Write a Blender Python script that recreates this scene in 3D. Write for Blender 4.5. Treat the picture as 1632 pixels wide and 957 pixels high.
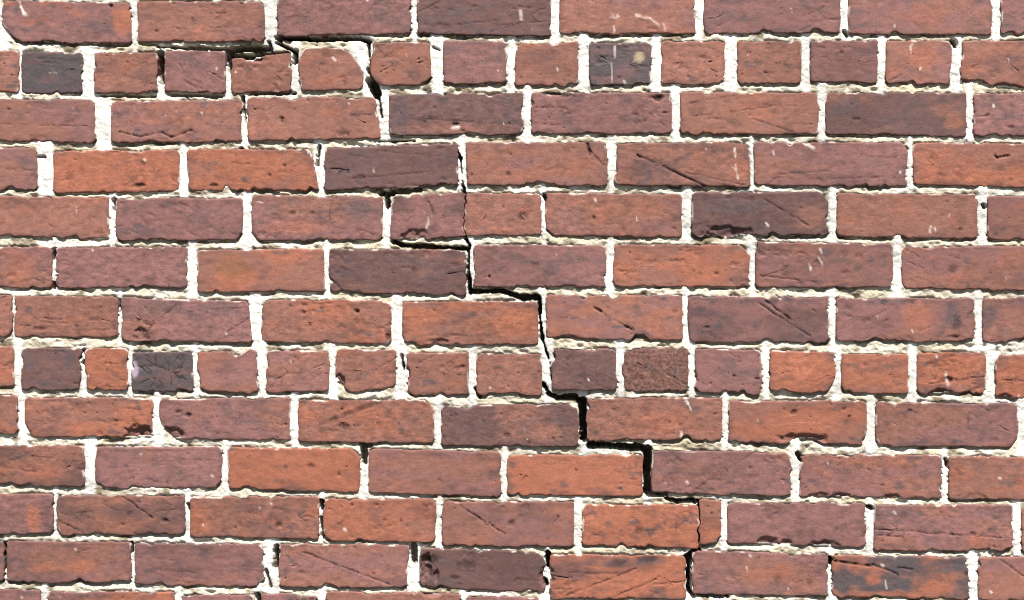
import bpy, math, random
import numpy as np
from mathutils import Vector, Euler

R = math.radians
scene = bpy.context.scene
for o in list(bpy.data.objects):
    bpy.data.objects.remove(o)
col = scene.collection

# ------------------------------------------------------------------ camera, sky, sun, exposure
F_PX, W_PX, H_PX = 2200.0, 1632.0, 957.0          # focal length in photo pixels, photo size
YAW = R(3.8)                                       # the wall recedes a little to the left
CAM = Vector((0.147, -2.2, 1.5))
cam_d = bpy.data.cameras.new('camera')
cam_d.sensor_width = 36.0
cam_d.lens = 36.0 * F_PX / W_PX
cam_d.clip_start = 0.05
cam_d.clip_end = 500.0
cam = bpy.data.objects.new('camera', cam_d)
cam.location = CAM
cam.rotation_euler = (R(90), 0, YAW)
col.objects.link(cam)
scene.camera = cam

SUN_EL, SUN_AZ = R(60), R(14)                      # height, and turn to the right of the wall's normal
world = bpy.data.worlds.new("World")
scene.world = world
world.use_nodes = True
nt = world.node_tree
sky = nt.nodes.new('ShaderNodeTexSky')
sky.sky_type = 'NISHITA'
sky.sun_disc = False
sky.sun_elevation = SUN_EL
sky.sun_rotation = math.pi - SUN_AZ
nt.links.new(sky.outputs[0], nt.nodes['Background'].inputs[0])
nt.nodes['Background'].inputs[1].default_value = 0.05
sun_d = bpy.data.lights.new('sun', 'SUN')
sun_d.energy = 5.0
sun_d.angle = R(0.53)
sun_d.color = (1.0, 0.97, 0.93)
sun = bpy.data.objects.new('sun', sun_d)
to_sun = Vector((math.sin(SUN_AZ) * math.cos(SUN_EL), -math.cos(SUN_AZ) * math.cos(SUN_EL), math.sin(SUN_EL)))
sun.rotation_euler = to_sun.to_track_quat('Z', 'Y').to_euler()
sun.location = (1, -3, 5)
col.objects.link(sun)
scene.view_settings.view_transform = 'Standard'
scene.view_settings.look = 'None'
scene.view_settings.gamma = 1.0
scene.view_settings.exposure = 1.25
scene.cycles.filter_width = 1.05

# ------------------------------------------------------------------ measuring: photo millimetres -> wall plane (y = 0)
CY, SY = math.cos(YAW), math.sin(YAW)


def wall_xz(px, py):
    """One unit is about a millimetre on the wall; returns metres along and up the wall."""
    u = (np.asarray(px, float) - W_PX / 2) / F_PX
    v = -(np.asarray(py, float) - H_PX / 2) / F_PX
    dx = u * CY - SY                                # ray = u*right + forward + v*up
    dy = u * SY + CY
    t = -CAM.y / dy
    return CAM.x + dx * t, CAM.z + v * t


M32 = np.uint64(0xffffffff)


def _hash(ix, iy, seed):
    h = (ix.astype(np.int64).astype(np.uint64) * np.uint64(374761393)
         + iy.astype(np.int64).astype(np.uint64) * np.uint64(668265263) + np.uint64(seed * 2654435 + 17)) & M32
    h = ((h ^ (h >> np.uint64(13))) * np.uint64(1274126177)) & M32
    h = ((h ^ (h >> np.uint64(16))) * np.uint64(2246822519)) & M32
    h = h ^ (h >> np.uint64(15))
    return h.astype(float) / 4294967295.0


def vn(x, y, seed=0):
    """Value noise, -1..1."""
    x = np.asarray(x, float); y = np.asarray(y, float)
    ix, iy = np.floor(x), np.floor(y)
    fx, fy = x - ix, y - iy
    fx = fx * fx * (3 - 2 * fx); fy = fy * fy * (3 - 2 * fy)
    a = _hash(ix, iy, seed); b = _hash(ix + 1, iy, seed)
    c = _hash(ix, iy + 1, seed); d = _hash(ix + 1, iy + 1, seed)
    return 2 * ((a * (1 - fx) + b * fx) * (1 - fy) + (c * (1 - fx) + d * fx) * fy) - 1


def fbm(x, y, seed=0, n=3):
    s, a, t = 0, 1.0, 0
    for k in range(n):
        s = s + a * vn(x * 2 ** k + 13.7 * k, y * 2 ** k - 7.3 * k, seed + k)
        t += a; a *= 0.5
    return s / t


def sstep(a, b, x):
    t = np.clip((x - a) / (b - a), 0, 1)
    return t * t * (3 - 2 * t)


# ------------------------------------------------------------------ materials
def new_mat(name):
    m = bpy.data.materials.new(name)
    m.use_nodes = True
    t = m.node_tree
    return m, t, t.nodes['Principled BSDF'], t.nodes, t.links


def noise_node(t, vec, scale, detail=4.0, rough=0.6):
    n = t.nodes.new('ShaderNodeTexNoise')
    n.inputs['Scale'].default_value = scale
    n.inputs['Detail'].default_value = detail
    n.inputs['Roughness'].default_value = rough
    t.links.new(vec, n.inputs['Vector'])
    return n


def map_range(t, val, a, b, c, d):
    n = t.nodes.new('ShaderNodeMapRange')
    n.inputs[1].default_value = a; n.inputs[2].default_value = b
    n.inputs[3].default_value = c; n.inputs[4].default_value = d
    t.links.new(val, n.inputs[0])
    return n.outputs[0]


def mult_color(t, c, f):
    n = t.nodes.new('ShaderNodeVectorMath'); n.operation = 'SCALE'
    t.links.new(c, n.inputs[0]); t.links.new(f, n.inputs['Scale'])
    return n.outputs[0]


def math_node(t, op, a, b):
    n = t.nodes.new('ShaderNodeMath'); n.operation = op
    for k, v in enumerate((a, b)):
        if isinstance(v, (int, float)):
            n.inputs[k].default_value = v
        else:
            t.links.new(v, n.inputs[k])
    return n.outputs[0]


def make_brick_mat(name, coarse=False):
    m, t, bsdf, N, L = new_mat(name)
    geo = N.new('ShaderNodeNewGeometry')
    at = N.new('ShaderNodeAttribute'); at.attribute_name = 'tint'
    pos = geo.outputs['Position']
    stretch = N.new('ShaderNodeMapping'); stretch.inputs['Scale'].default_value = (0.45, 1, 1)
    L.new(pos, stretch.inputs['Vector'])
    n1 = noise_node(t, pos, 210 if coarse else 520, 2 if coarse else 3, 0.6)
    n2 = noise_node(t, stretch.outputs[0], 150, 6, 0.7)
    n3 = noise_node(t, pos, 260, 2, 0.5)
    info = N.new('ShaderNodeObjectInfo')
    f = math_node(t, 'MULTIPLY', map_range(t, n1.outputs[0], .3, .7, 0.52 if coarse else .81, 1.48 if coarse else 1.19),
                  math_node(t, 'ADD', 1.0, math_node(t, 'MULTIPLY', map_range(t, n2.outputs[0], .28, .72, -.38, .38), map_range(t, info.outputs['Random'], 0, 1, .4, 1.3))))
    pore = map_range(t, n3.outputs[0], .68, .74, 1.0, .62)
    f = math_node(t, 'MULTIPLY', f, pore)
    c = mult_color(t, at.outputs['Color'], f)
    L.new(c, bsdf.inputs['Base Color'])
    bsdf.inputs['Roughness'].default_value = 0.82
    bsdf.inputs['Specular IOR Level'].default_value = 0.25
    bump = N.new('ShaderNodeBump')
    bump.inputs['Strength'].default_value = 0.9 if coarse else 0.45
    bump.inputs['Distance'].default_value = 0.0011
    h = math_node(t, 'ADD', math_node(t, 'MULTIPLY', n1.outputs[0], .6), math_node(t, 'ADD', n2.outputs[0], math_node(t, 'MULTIPLY', pore, .6)))
    L.new(h, bump.inputs['Height'])
    L.new(bump.outputs[0], bsdf.inputs['Normal'])
    return m


def make_mortar_mat():
    m, t, bsdf, N, L = new_mat('lime_mortar')
    geo = N.new('ShaderNodeNewGeometry')
    at = N.new('ShaderNodeAttribute'); at.attribute_name = 'tint'
    pos = geo.outputs['Position']
    n1 = noise_node(t, pos, 420, 4, 0.7)
    n2 = noise_node(t, pos, 900, 2, 0.5)
    grit = map_range(t, n2.outputs[0], .66, .74, 1.0, .55)
    info = N.new('ShaderNodeObjectInfo')
    f = math_node(t, 'MULTIPLY', map_range(t, n1.outputs[0], .3, .7, .78, 1.12), grit)
    L.new(mult_color(t, at.outputs['Color'], f), bsdf.inputs['Base Color'])
    bsdf.inputs['Roughness'].default_value = 0.95
    bsdf.inputs['Specular IOR Level'].default_value = 0.1
    bump = N.new('ShaderNodeBump')
    bump.inputs['Strength'].default_value = 0.7
    bump.inputs['Distance'].default_value = 0.0016
    L.new(n1.outputs[0], bump.inputs['Height'])
    L.new(bump.outputs[0], bsdf.inputs['Normal'])
    return m


def make_plain_mat(name, c1, c2, scale):
    m, t, bsdf, N, L = new_mat(name)
    geo = N.new('ShaderNodeNewGeometry')
    n = noise_node(t, geo.outputs['Position'], scale, 6, 0.6)
    r = N.new('ShaderNodeValToRGB')
    r.color_ramp.elements[0].color = (*c1, 1); r.color_ramp.elements[0].position = .35
    r.color_ramp.elements[1].color = (*c2, 1); r.color_ramp.elements[1].position = .65
    L.new(n.outputs[0], r.inputs[0])
    L.new(r.outputs[0], bsdf.inputs['Base Color'])
    bsdf.inputs['Roughness'].default_value = 0.9
    return m


BRICK_MAT = make_brick_mat('fired_clay')
SANDY_MAT = make_brick_mat('sandy_clay', True)
MORTAR_MAT = make_mortar_mat()
CORE_MAT = make_plain_mat('rubble_core', (.10, .07, .055), (.2, .15, .12), 30)
GROUND_MAT = make_plain_mat('trodden_earth', (.045, .04, .03), (.085, .072, .055), 6)


# ------------------------------------------------------------------ mesh from arrays
def mesh_from(name, verts, quads, ngon, tint, mat):
    me = bpy.data.meshes.new(name)
    nq = len(quads)
    nl = nq * 4 + (len(ngon) if ngon is not None else 0)
    me.vertices.add(len(verts))
    me.vertices.foreach_set('co', np.ascontiguousarray(verts, np.float32).ravel())
    idx = quads.ravel()
    starts = np.arange(nq) * 4
    if ngon is not None:
        idx = np.concatenate([idx, ngon]); starts = np.append(starts, nq * 4)
    me.loops.add(nl)
    me.loops.foreach_set('vertex_index', idx.astype(np.int32))
    me.polygons.add(len(starts))
    me.polygons.foreach_set('loop_start', starts.astype(np.int32))
    me.polygons.foreach_set('use_smooth', np.ones(len(starts), bool))
    me.update(calc_edges=True)
    if tint is not None:
        a = me.color_attributes.new('tint', 'FLOAT_COLOR', 'POINT')
        rgba = np.ones((len(verts), 4), np.float32); rgba[:, :3] = tint
        a.data.foreach_set('color', rgba.ravel())
    me.materials.append(mat)
    me.validate()
    return me


# ------------------------------------------------------------------ the bricks, course by course
# left right | top-left top-right bottom-left bottom-right | colours | corner radii and chips
COURSES = {
0: """
-222 -9 4 3 70 68 PR
3 208 3 5 66 69 PO BL30 TL5
219 420 4 3 67 66 RP TR12 BR9 BL6
442 653 -5 -6 58 53 P BL8
666 877 -7 -8 54 57 D BR5
893 1107.5 -9 -10 53 53 RP
1122 1338.5 -11 -13 53 51.5 P BL9
1353.5 1580 -13 -15 53 55 PR BL7
1596 1822 -15 -16 55 56 P
""",
1: """
-90 28 82 82 148 148 R BR6 TR5
35 130 84 85 148 148 G
150.5 249.5 85 85 148 149 R TR7
262.5 359 82 83 145 149 P TL11 TR11 BL8 BR5
369 463 95 85 148 145 R TL6 n:t:398:26:5
477 578 78 77 144.5 141.5 R TR34,40
592 687 69 68 135 135 R TR10 BL15
707.5 806.5 66 67 132.5 132.5 P TR10 BL5
822 921 71 68 136 136 R BL5
939.5 1038 70 70 135 135 G TR8
1055 1154 66 67 132.5 132 R BR6
1176 1276 66 66 133 132.5 R BL10 TL5
1292 1397.5 65.5 66 131 131 P
1413 1516 66 66 133 134 RP TR11 TL5
1531 1643 66 67 132 139 RB n:b:1560:40:5
1656 1760 66 67 134 135 P
""",
2: """
-62 149 160 160 226 226 PR BL6
177.5 385 162 161 226 226 RP TL5
394 606 157 155 224 220 R xlb396 xrt598
621 833 152 149 216 213.6 D TL4 n:r:180:40:3
847.6 1070 149 149 213 213 P BL6 n:t:885:46:4
1085 1304.6 148 148 213.6 213.6 R n:b:1125:30:4 BR6
1317.5 1539 148 148 213.6 217.5 DR TL10 BL5
1553 1772 150.5 149 216 217 P
""",
3: """
-150 57 236 236 301 302 PR BR9
85 284 242 240 307.5 304 OR BL9 BR9 n:t:215:40:2
298.5 507 239 240 302 303 OR TR12 BL6 xrt496
518 729 237 229 303.6 295 D TR5
744.5 967 229 228 294.6 296 RP
984 1194 230 227 294.6 297 RD n:l:285:20:-4
1202.7 1446 228 228 294.6 297 PR TL5
1456.5 1685 229 230 293 300 OR BL8 TL6
""",
4: """
-38 172 314 314 374.5 382 RP BR9
185 386 318 317 382.6 382.6 P BL12
401.5 608.5 312.6 314 382.6 382.6 PR TL9 BL13 BR11 TR6
622.6 738.6 314 307.5 381 377.5 PD BL6 broken
742 862 308.5 309 375.7 374.5 R TR10 BR7 broken
869.5 1085.6 309 311 374.5 378 RP BL14 TR8 BR6
1103.7 1320 308 306 376 374 D TR16 n:b:1150:60:-4 BR7
1335.5 1558 310 310 377 380 R TL5 TR6 BL6 n:b:1434:30:4
1575 1792 314 313 381 382 RP BL6
""",
5: """
-135 82 395 395 457 458 RP TR7 BR6
90 297 396 395 458 458 P BR4
315 516 400 398 465 465 RO
526 742 398 400 465 471 DR BL8 BR5
755 965 392 392 456 457.5 P TL8 BL6
979 1194 391 391 456 457.5 RO TR18 BL8 TL5
1205 1421.7 386 390 458 457 PR TL5
1438.5 1664 393.7 393 459 464 RP BL10 TL10
""",
6: """
-196 18 471 471.5 536 537 R
23 186.6 472 474 537 537 R TR11
194 401 475 481 543 546 PR xrt394 n:t:235:60:2
418 624 479 480 544 548 RO BL5
642 857 482 483 550 549 RO n:b:700:40:3
870.8 1087 472 472 539 542 RP n:b:902:34:6 n:b:1020:34:9
1097 1320 474 475 545 546 PD
1333 1553 476 477 543.6 544 PR BL7
1567 1782 476.7 476 545 546 PR BL5
""",
7: """
-82 20.6 554 554 617 615 OR BR6
33.5 128.7 556.5 556 622 621 D
139 202 556.5 556 621 621 OO xlt135 n:r:582:30:2
211 305 563 562 623.4 623 G
315 409 561.6 560 623.4 626 RP n:t:380:30:6
426 523.5 561.6 561 624.7 624 RP
536 631 558 559 622 617 R BL18,22 n:b:570:40:-4 xrb629
648 745 563 564 628.5 628.5 R
760 863 565 565 629 631 R
881 981 556.5 556 621 621 DP
995.6 1096 556.5 556 623.4 623 BB n:l:590:30:-3
1109 1212 557 559 624 628 P BL10
1227 1331.7 560 563 622 627 OO BR20,26
1342 1447 565.5 565.5 627 627 RO TL7 BR5
1463 1571 564 564 628 625 OR BL10 BR11
1588 1695 568 566 634 637 OR TL8
""",
8: """
-186 27 631 631 696 693 RO
39 242 635 636 695.5 696 RO BL14,26
254 462 637 635 700 701 PR BL30,22
477 691 639 639 704 706 RO TR17 BL5
703.7 921 648 644 710 712 DR TL8 BL5 n:t:745:26:5
936 1150 635 635 702 702 R BL8 BR9
1162.5 1380.6 640 640 706 709 RO BL5 n:b:1284:76:9
1397 1621 643 645 711 712.5 PR BR13 TR8
1641 1850 646 646 712 713 R
""",
9: """
-82 134 711 712 767 777.5 RD
152 352.5 713 715 778 778 PP BL13 BR13 TR6
364 572.4 715 716 779 784.5 OO TR15 BR6
588 797.6 716 722 785 791.6 RP TL12
809 1024 727 726 788 791 OO BL5
1039 1260.4 719 723 785 791 PR
1276.3 1500 726 726 792 793 RP BL9 TR9 BR7
1513 1732 729 731 795 797 RO
""",
10: """
-130 83.6 789 789 851 850 PR BR7
91 293 791 791 852 852 RD BR8
303.5 508 793 793 856 859 RO BL5 BR6
516 693 797 795.5 861 864 RO
706 914.5 800 801 869 871.4 RP TL9 BL9
928.7 1112 805 807 869 874 OO BL6 TR5 broken
1114.6 1148.7 797.5 799 868 866 OR broken
1161 1379.5 803 803 866 872 P BR12 BL4
1393.4 1613.4 806 806 878 878 PR BL6
1629 1845 810 811 880 881 R
""",
11: """
-210 5 865 865 929 929 P
11 207 864 866 927 929 PR BR7
215 418 867 869 932 936 P TR7
445 651 869 870 936 936 RP
669 868 875 881 936 945 D TR22,14 BR9 TL5
877 1093 885.6 886 953 955 OD TR11
1104 1319 879 884 946 950 PR
1328 1542.7 887 889 951 955 GO
1559 1780 889 890 957 958 RP
""",
12: """
-150 64 937 942 1002 1004 P TR4
76 276 944 945 1006 1007 PO
290 405 950 948 1010 1010 P TL8
417 506 948 948 1010 1011 P TR4
520 734 945 947 1011 1012 R TL6 TR9
744 860 951 954 1015 1016 P TL5
878 1094 959 960 1022 1023 R
1108 1322 961 962 1024 1026 P
1337 1551 963 965 1027 1028 R
1566 1780 966 968 1029 1030 P
""",
}

PAL = {  # clay colours (linear albedo)
    'P': (.170, .079, .070), 'R': (.190, .083, .060), 'O': (.248, .088, .051), 'D': (.104, .053, .047),
    'G': (.064, .049, .051), 'B': (.112, .054, .040),
}

# marks: scratches and fine cracks in the clay, pits, white splashes, broken-off flakes
GROOVES = [  # x1 y1 x2 y2 width depth darkness
    (1016, 247, 1124, 297, 2.6, 1.6, .45), (1093, 275, 1190, 296, 1.6, .8, .6), (938, 238, 962, 263, 2, 1.2, .5),
    (936, 230, 940, 246, 4, 2.2, .35), (1220, 319, 1289, 360, 1.7, 1.1, .5), (242, 519, 280, 487, 1.8, 1, .5), (358, 533, 394, 509, 1.8, 1, .5),
    (218, 508, 242, 520, 2, 1.2, .5), (242, 520, 226, 540, 2, 1.2, .45), (218, 508, 222, 530, 2, 1, .5),
    (947, 491, 1011, 529, 1.6, .8, .6), (947, 490, 958, 497, 3, 2, .4), (997, 521, 1011, 526, 3, 2, .4),
    (1208, 483, 1292, 537, 2.2, 1.2, .55), (1220, 480, 1262, 510, 2.4, 1.4, .45),
    (196, 792, 244, 826, 1.9, 1.3, .45), (93, 830, 131, 848, 1.7, 1, .5), (732, 806, 804, 851, 1.9, 1.3, .45), (482, 880, 621, 932, 1.8, 1.2, .5),
    (903, 949, 1014, 907, 1.8, 1.2, .45), (978, 952, 1055, 919, 1.9, 1.3, .42), (1199, 722, 1109, 779, 1.7, .4, .72), (1593, 892, 1634, 921, 1.7, 1.2, .5),
    (511, 676, 606, 640, 6, .5, .55), (680, 190, 822, 200, 1.5, .8, .7), (0, 198, 139, 201, 1.4, .7, .6),
    (190, 211, 224, 219, 2, 1.4, .5), (224, 219, 257, 211, 2, 1.4, .5), (257, 211, 273, 219, 2.2, 1.6, .4), (273, 219, 306, 208, 2.2, 1.6, .4),
    (1392, 844, 1595, 857, 1.6, 1, .6), (1396, 853, 1440, 856, 1.6, 1, .6), (526, 270, 566, 265, 1.8, 1, .55), (544, 272, 556, 275, 2.6, 2, .35), (556, 275, 564, 270, 2.4, 2, .35),
    (219, 581, 248, 606, 1.35, .7, .42), (231, 573, 262, 590, 1.35, .7, .42), (268, 575, 273, 615, 1.35, .7, .42), (248, 604, 238, 620, 1.35, .7, .42),
    (256, 586, 284, 594, 1.35, .7, .42), (284, 570, 272, 584, 1.35, .7, .42), (247, 563, 248, 580, 1.35, .7, .42), (284, 594, 292, 580, 1.35, .7, .42), (252, 606, 262, 621, 1.35, .7, .42),
    (213, 575, 232, 568, 1.3, .7, .42), (232, 568, 246, 572, 1.3, .7, .42), (262, 590, 256, 606, 1.3, .7, .42), (296, 606, 273, 600, 1.3, .7, .42), (224, 612, 238, 604, 1.3, .7, .42), (284, 612, 290, 600, 1.3, .7, .42), (262, 572, 268, 584, 1.3, .7, .42),
    (1586, 248, 1590, 252, 2.4, 2, .4), (1590, 252, 1610, 248, 2.4, 2, .4), (883, 918, 905, 922, 1.8, 1, .6), (877, 940, 910, 938, 1.6, .8, .65),
    (1040, 932, 1094, 927, 1.6, 1, .6), (900, 913, 985, 914, 1.5, .6, .7), (525, 334, 526, 350, 1.6, .6, .6), (683, 320, 690, 340, 2.6, 1.2, .5),
    (1596, 606, 1632, 608, 1.6, 1, .6), (1480, 612, 1570, 600, 1.6, .8, .7), (360, 20, 335, 36, 1.6, .5, .7), (370, 8, 345, 25, 1.6, .5, .75), (335, 45, 352, 45, 1.5, .5, .7),
    (666, 20, 700, 3, 2, .7, .65), (780, 50, 830, 38, 1.6, .7, .65), (720, 40, 790, 33, 1.4, .6, .7), (800, 40, 872, 34, 1.4, .6, .7), (1128, 30, 1150, 27, 1.6, .8, .6),
    (1100, 165, 1180, 150, 1.4, .6, .75), (1110, 185, 1230, 170, 1.4, .6, .75), (1200, 190, 1262, 210, 1.5, .8, .65), (1212, 300, 1240, 283, 1.5, .5, .7), (1215, 443, 1260, 425, 1.5, .6, .65),
    (1212, 440, 1300, 450, 1.8, 1, .6), (1240, 278, 1320, 273, 1.4, .6, .7), (1290, 286, 1410, 282, 1.4, .6, .7), (600, 240, 700, 250, 1.4, .7, .7), (560, 285, 680, 275, 1.4, .7, .7),
    (700, 440, 740, 432, 1.6, .9, .6), (640, 425, 690, 432, 1.4, .7, .7), (528, 445, 545, 462, 2, 1, .5), (300, 496, 390, 490, 1.4, .6, .7), (1330, 895, 1390, 903, 3, 1.6, .3),
    (1390, 900, 1430, 915, 2.4, 1.4, .4), (1430, 905, 1455, 908, 2, 1.4, .45), (120, 818, 150, 815, 1.5, .7, .6), (245, 815, 292, 812, 1.4, .6, .7), (0, 745, 60, 752, 1.5, .6, .7),
]
PITS = [  # x y rx ry depth darkness
    (176, 9, 3, 3, 3, .3), (125, 33, 2, 2, 1.5, .5), (249, 50, 4, 2.5, 1.5, .5), (309, 38, 4, 3, 1.2, .6), (449, 192, 4, 5, 2.5, .4), (548, 212, 11, 7, 1.5, .45), (491, 160, 5, 4, 1.5, .55),
    (726, 198, 6, 3, 2.5, .3), (677, 195, 3, 2, 1.5, .5), (1048, 157, 10, 5, 3, .3), (1061, 180, 5, 2, 1.5, .5), (902, 152, 12, 4, 3, .3), (870, 150, 8, 3, 3, .3),
    (466, 340, 6, 4, 1.5, .5), (497, 340, 6, 3, 1.5, .5), (454, 265, 3, 3, 2, .4), (430, 280, 3, 3, 1.5, .5), (626, 432, 2.5, 2.5, 2, .35), (780, 441, 2.5, 2.5, 2.2, .3), (484, 499, 4, 3, 2, .45), (570, 497, 3.5, 3, 2, .4), (620, 536, 7, 6, 2.5, .35),
    (494, 518, 3, 3, 1.5, .5), (569, 511, 3, 3, 1.5, .5), (62, 524, 14, 4, 1.2, .5), (284, 657, 5, 3, 2.5, .35), (300, 662, 8, 4, 2.5, .35), (548, 680, 9, 6, 2, .42), (545, 652, 3, 2.5, 2, .4), (1170, 599, 2.5, 2.5, 2, .3),
    (1265, 657, 6, 5, 2.2, .4), (1250, 653, 3, 2.5, 1.5, .5), (1345, 652, 5, 3, 1.8, .45), (1353, 664, 3, 2, 1.5, .5), (1408, 774, 4, 1.6, 2, .35), (1384, 748, 3, 1.5, 1.4, .5), (918, 750, 3, 2.5, 2, .35), (838, 756, 3, 2, 1.4, .5),
    (1017, 848, 8, 6, 1.6, .55), (1076, 836, 3, 2.5, 1.5, .5), (639, 829, 3, 2.5, 2, .3), (613, 830, 4, 4, 1.5, .55), (561, 805, 3, 2.5, 1.8, .4), (815, 834, 6, 5, 2, .4), (495, 743, 8, 4, 1.5, .5), (540, 757, 4, 3, 1.5, .5),
    (700, 765, 4, 2, 1.4, .5), (130, 820, 5, 5, 1, .55), (206, 819, 6, 6, 1, .6), (262, 830, 6, 4, 2, .45), (1521, 380, 0, 0, 0, 1), (1519, 430, 9, 7, 1, .6), (947, 348, 3, 3, 1.8, .4), (1276, 331, 4, 2, 1.6, .45),
    (833, 344, 8, 7, 1.5, .5), (802, 330, 3, 3, 1.8, .45), (771, 347, 4, 4, 1.6, .5), (853, 421, 6, 2, 1, .6), (1023, 422, 3, 2, 1.4, .5), (1018, 252, 3, 2, 1.5, .5), (810, 279, 5, 4, 1.6, .5), (752, 279, 3, 3, 1.5, .5),
    (682, 375, 0, 0, 0, 1), (690, 893, 14, 8, 1.5, .4), (745, 902, 22, 9, 1, .6), (725, 922, 8, 4, 1.2, .5), (1240, 925, 11, 10, .6, .6), (1292, 928, 9, 7, .6, .6), (1590, 178, 0, 0, 0, 1), (1364, 190, 8, 3, 1.4, .55),
    (1190, 503, 0, 0, 0, 1), (1525, 515, 8, 14, .4, .55), (1522, 537, 14, 4, 2.2, .4), (1127, 523, 6, 3, 1.6, .5), (1612, 170, 6, 5, .5, .7), (1612, 203, 6, 3, 1.2, .6), (1543, 669, 3, 10, .6, .6), (1450, 655, 5, 3, 1, .6), (170, 40, 0, 0, 0, 1),
    (14, 175, 4, 2.5, 1.6, .45), (1513, 606, 12, 5, 3, .35), (1560, 20, 0, 0, 0, 1), (228, 262, 5, 5, 1, .55), (220, 296, 14, 4, 2.5, .4), (340, 296, 8, 3, 2, .4), (1035, 915, 0, 0, 0, 1), (985, 900, 20, 7, .5, .55), (1035, 892, 20, 6, .5, .5),
]
WHITES = [  # x1 y1 x2 y2 width (splashes of lime on the brick faces)
    (829, 18, 831, 30, 4.5), (1013, 26, 1036, 30, 2.6), (1036, 30, 1050, 41, 3.2), (972, 29, 986, 28, 2.6), (1057, 38, 1060, 50, 2.2), (978, 42, 979, 53, 3.2), (31, 4, 33, 12, 2.4), (33, 12, 39, 22, 3.5), (39, 22, 40, 23, 6),
    (1508, 598, 1511, 614, 4), (1091, 635, 1096, 643, 5), (1096, 643, 1102, 654, 2.6), (1086, 688, 1086, 702, 3.6), (1482, 370, 1484, 362, 4), (1491, 369, 1491, 364, 3), (1307, 398, 1310, 404, 3), (1304, 410, 1310, 420, 2.6), (1291, 424, 1292, 430, 3),
    (1171, 238, 1172, 250, 3.2), (1172, 262, 1176, 286, 2.4), (680, 363, 683, 353, 3.6), (722, 205, 730, 203, 5), (1221, 356, 1225, 362, 3), (1232, 241, 1233, 246, 3), (122, 330, 122, 340, 2), (1015, 346, 1015, 352, 1.6), (337, 759, 338, 760, 4.5),
    (549, 844, 550, 845, 4.6), (414, 809, 415, 810, 4), (432, 803, 433, 803, 3), (391, 742, 391, 742, 3), (1425, 817, 1426, 818, 4.2), (1406, 901, 1407, 902, 4.5), (1411, 926, 1413, 938, 2.6), (34, 953, 35, 953, 4), (321, 180, 322, 181, 3.4), (1583, 168, 1583, 170, 3.6),
    (530, 93, 535, 97, 3.4), (1282, 228, 1296, 236, 5), (960, 352, 947, 318, 0.1), (1587, 484, 1589, 485, 0.1), (408, 322, 420, 324, 1.8), (78, 115, 90, 118, 1.6), (75, 118, 80, 119, 1.4), (980, 75, 980, 92, 2.8), (974, 100, 976, 132, 2), (995, 130, 996, 134, 4),
    (1591, 720, 1592, 720, .1), (1451, 75, 1455, 70, 2.4), (1451, 75, 1452, 85, 1.8), (820, 32, 821, 32, 0.1), (1580, 763, 1592, 763, .1), (1593, 762, 1594, 763, 4), (230, 255, 231, 256, 3.6), (846, 418, 847, 419, 0.1), (948, 318, 949, 320, 4),
    (1195, 886, 1196, 887, 3.4), (1190, 905, 1192, 912, 2.6), (360, 532, 361, 533, 3.4), (1280, 20, 0, 0, 0), (1261, 14, 1262, 18, 2.4), (1453, 525, 1454, 530, 2), (1095, 768, 1096, 770, 3.6), (1578, 943, 1580, 945, 4),
]
SPALLS = [  # cx cy rx ry depth: flakes broken out of a face
    (221, 694, 26, 17, 9), (1284, 700, 42, 9, 6), (1226, 866, 20, 13, 5), (1252, 868, 12, 8, 4), (1312, 870, 26, 8, 4), (678, 906, 9, 24, 9), (690, 944, 18, 8, 4), (272, 694, 20, 12, 7), (695, 920, 6, 10, 5), (660, 376, 22, 11, 5),
    (1160, 372, 44, 12, 6), (540, 612, 9, 16, 7), (648, 596, 6, 12, 6), (1000, 704, 15, 5, 4), (1545, 134, 28, 8, 6), (1600, 140, 30, 7, 5), (405, 92, 18, 7, 6), (555, 800, 0, 0, 0), (1500, 626, 22, 6, 5), (1600, 634, 14, 7, 5),
    (225, 535, 16, 12, 4), (870, 920, 12, 16, 7), (1575, 700, 0, 0, 0), (1420, 792, 14, 5, 4), (1340, 791, 16, 5, 4), (1310, 790, 12, 5, 3), (910, 540, 14, 5, 3), (700, 545, 18, 5, 3),
]
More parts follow.
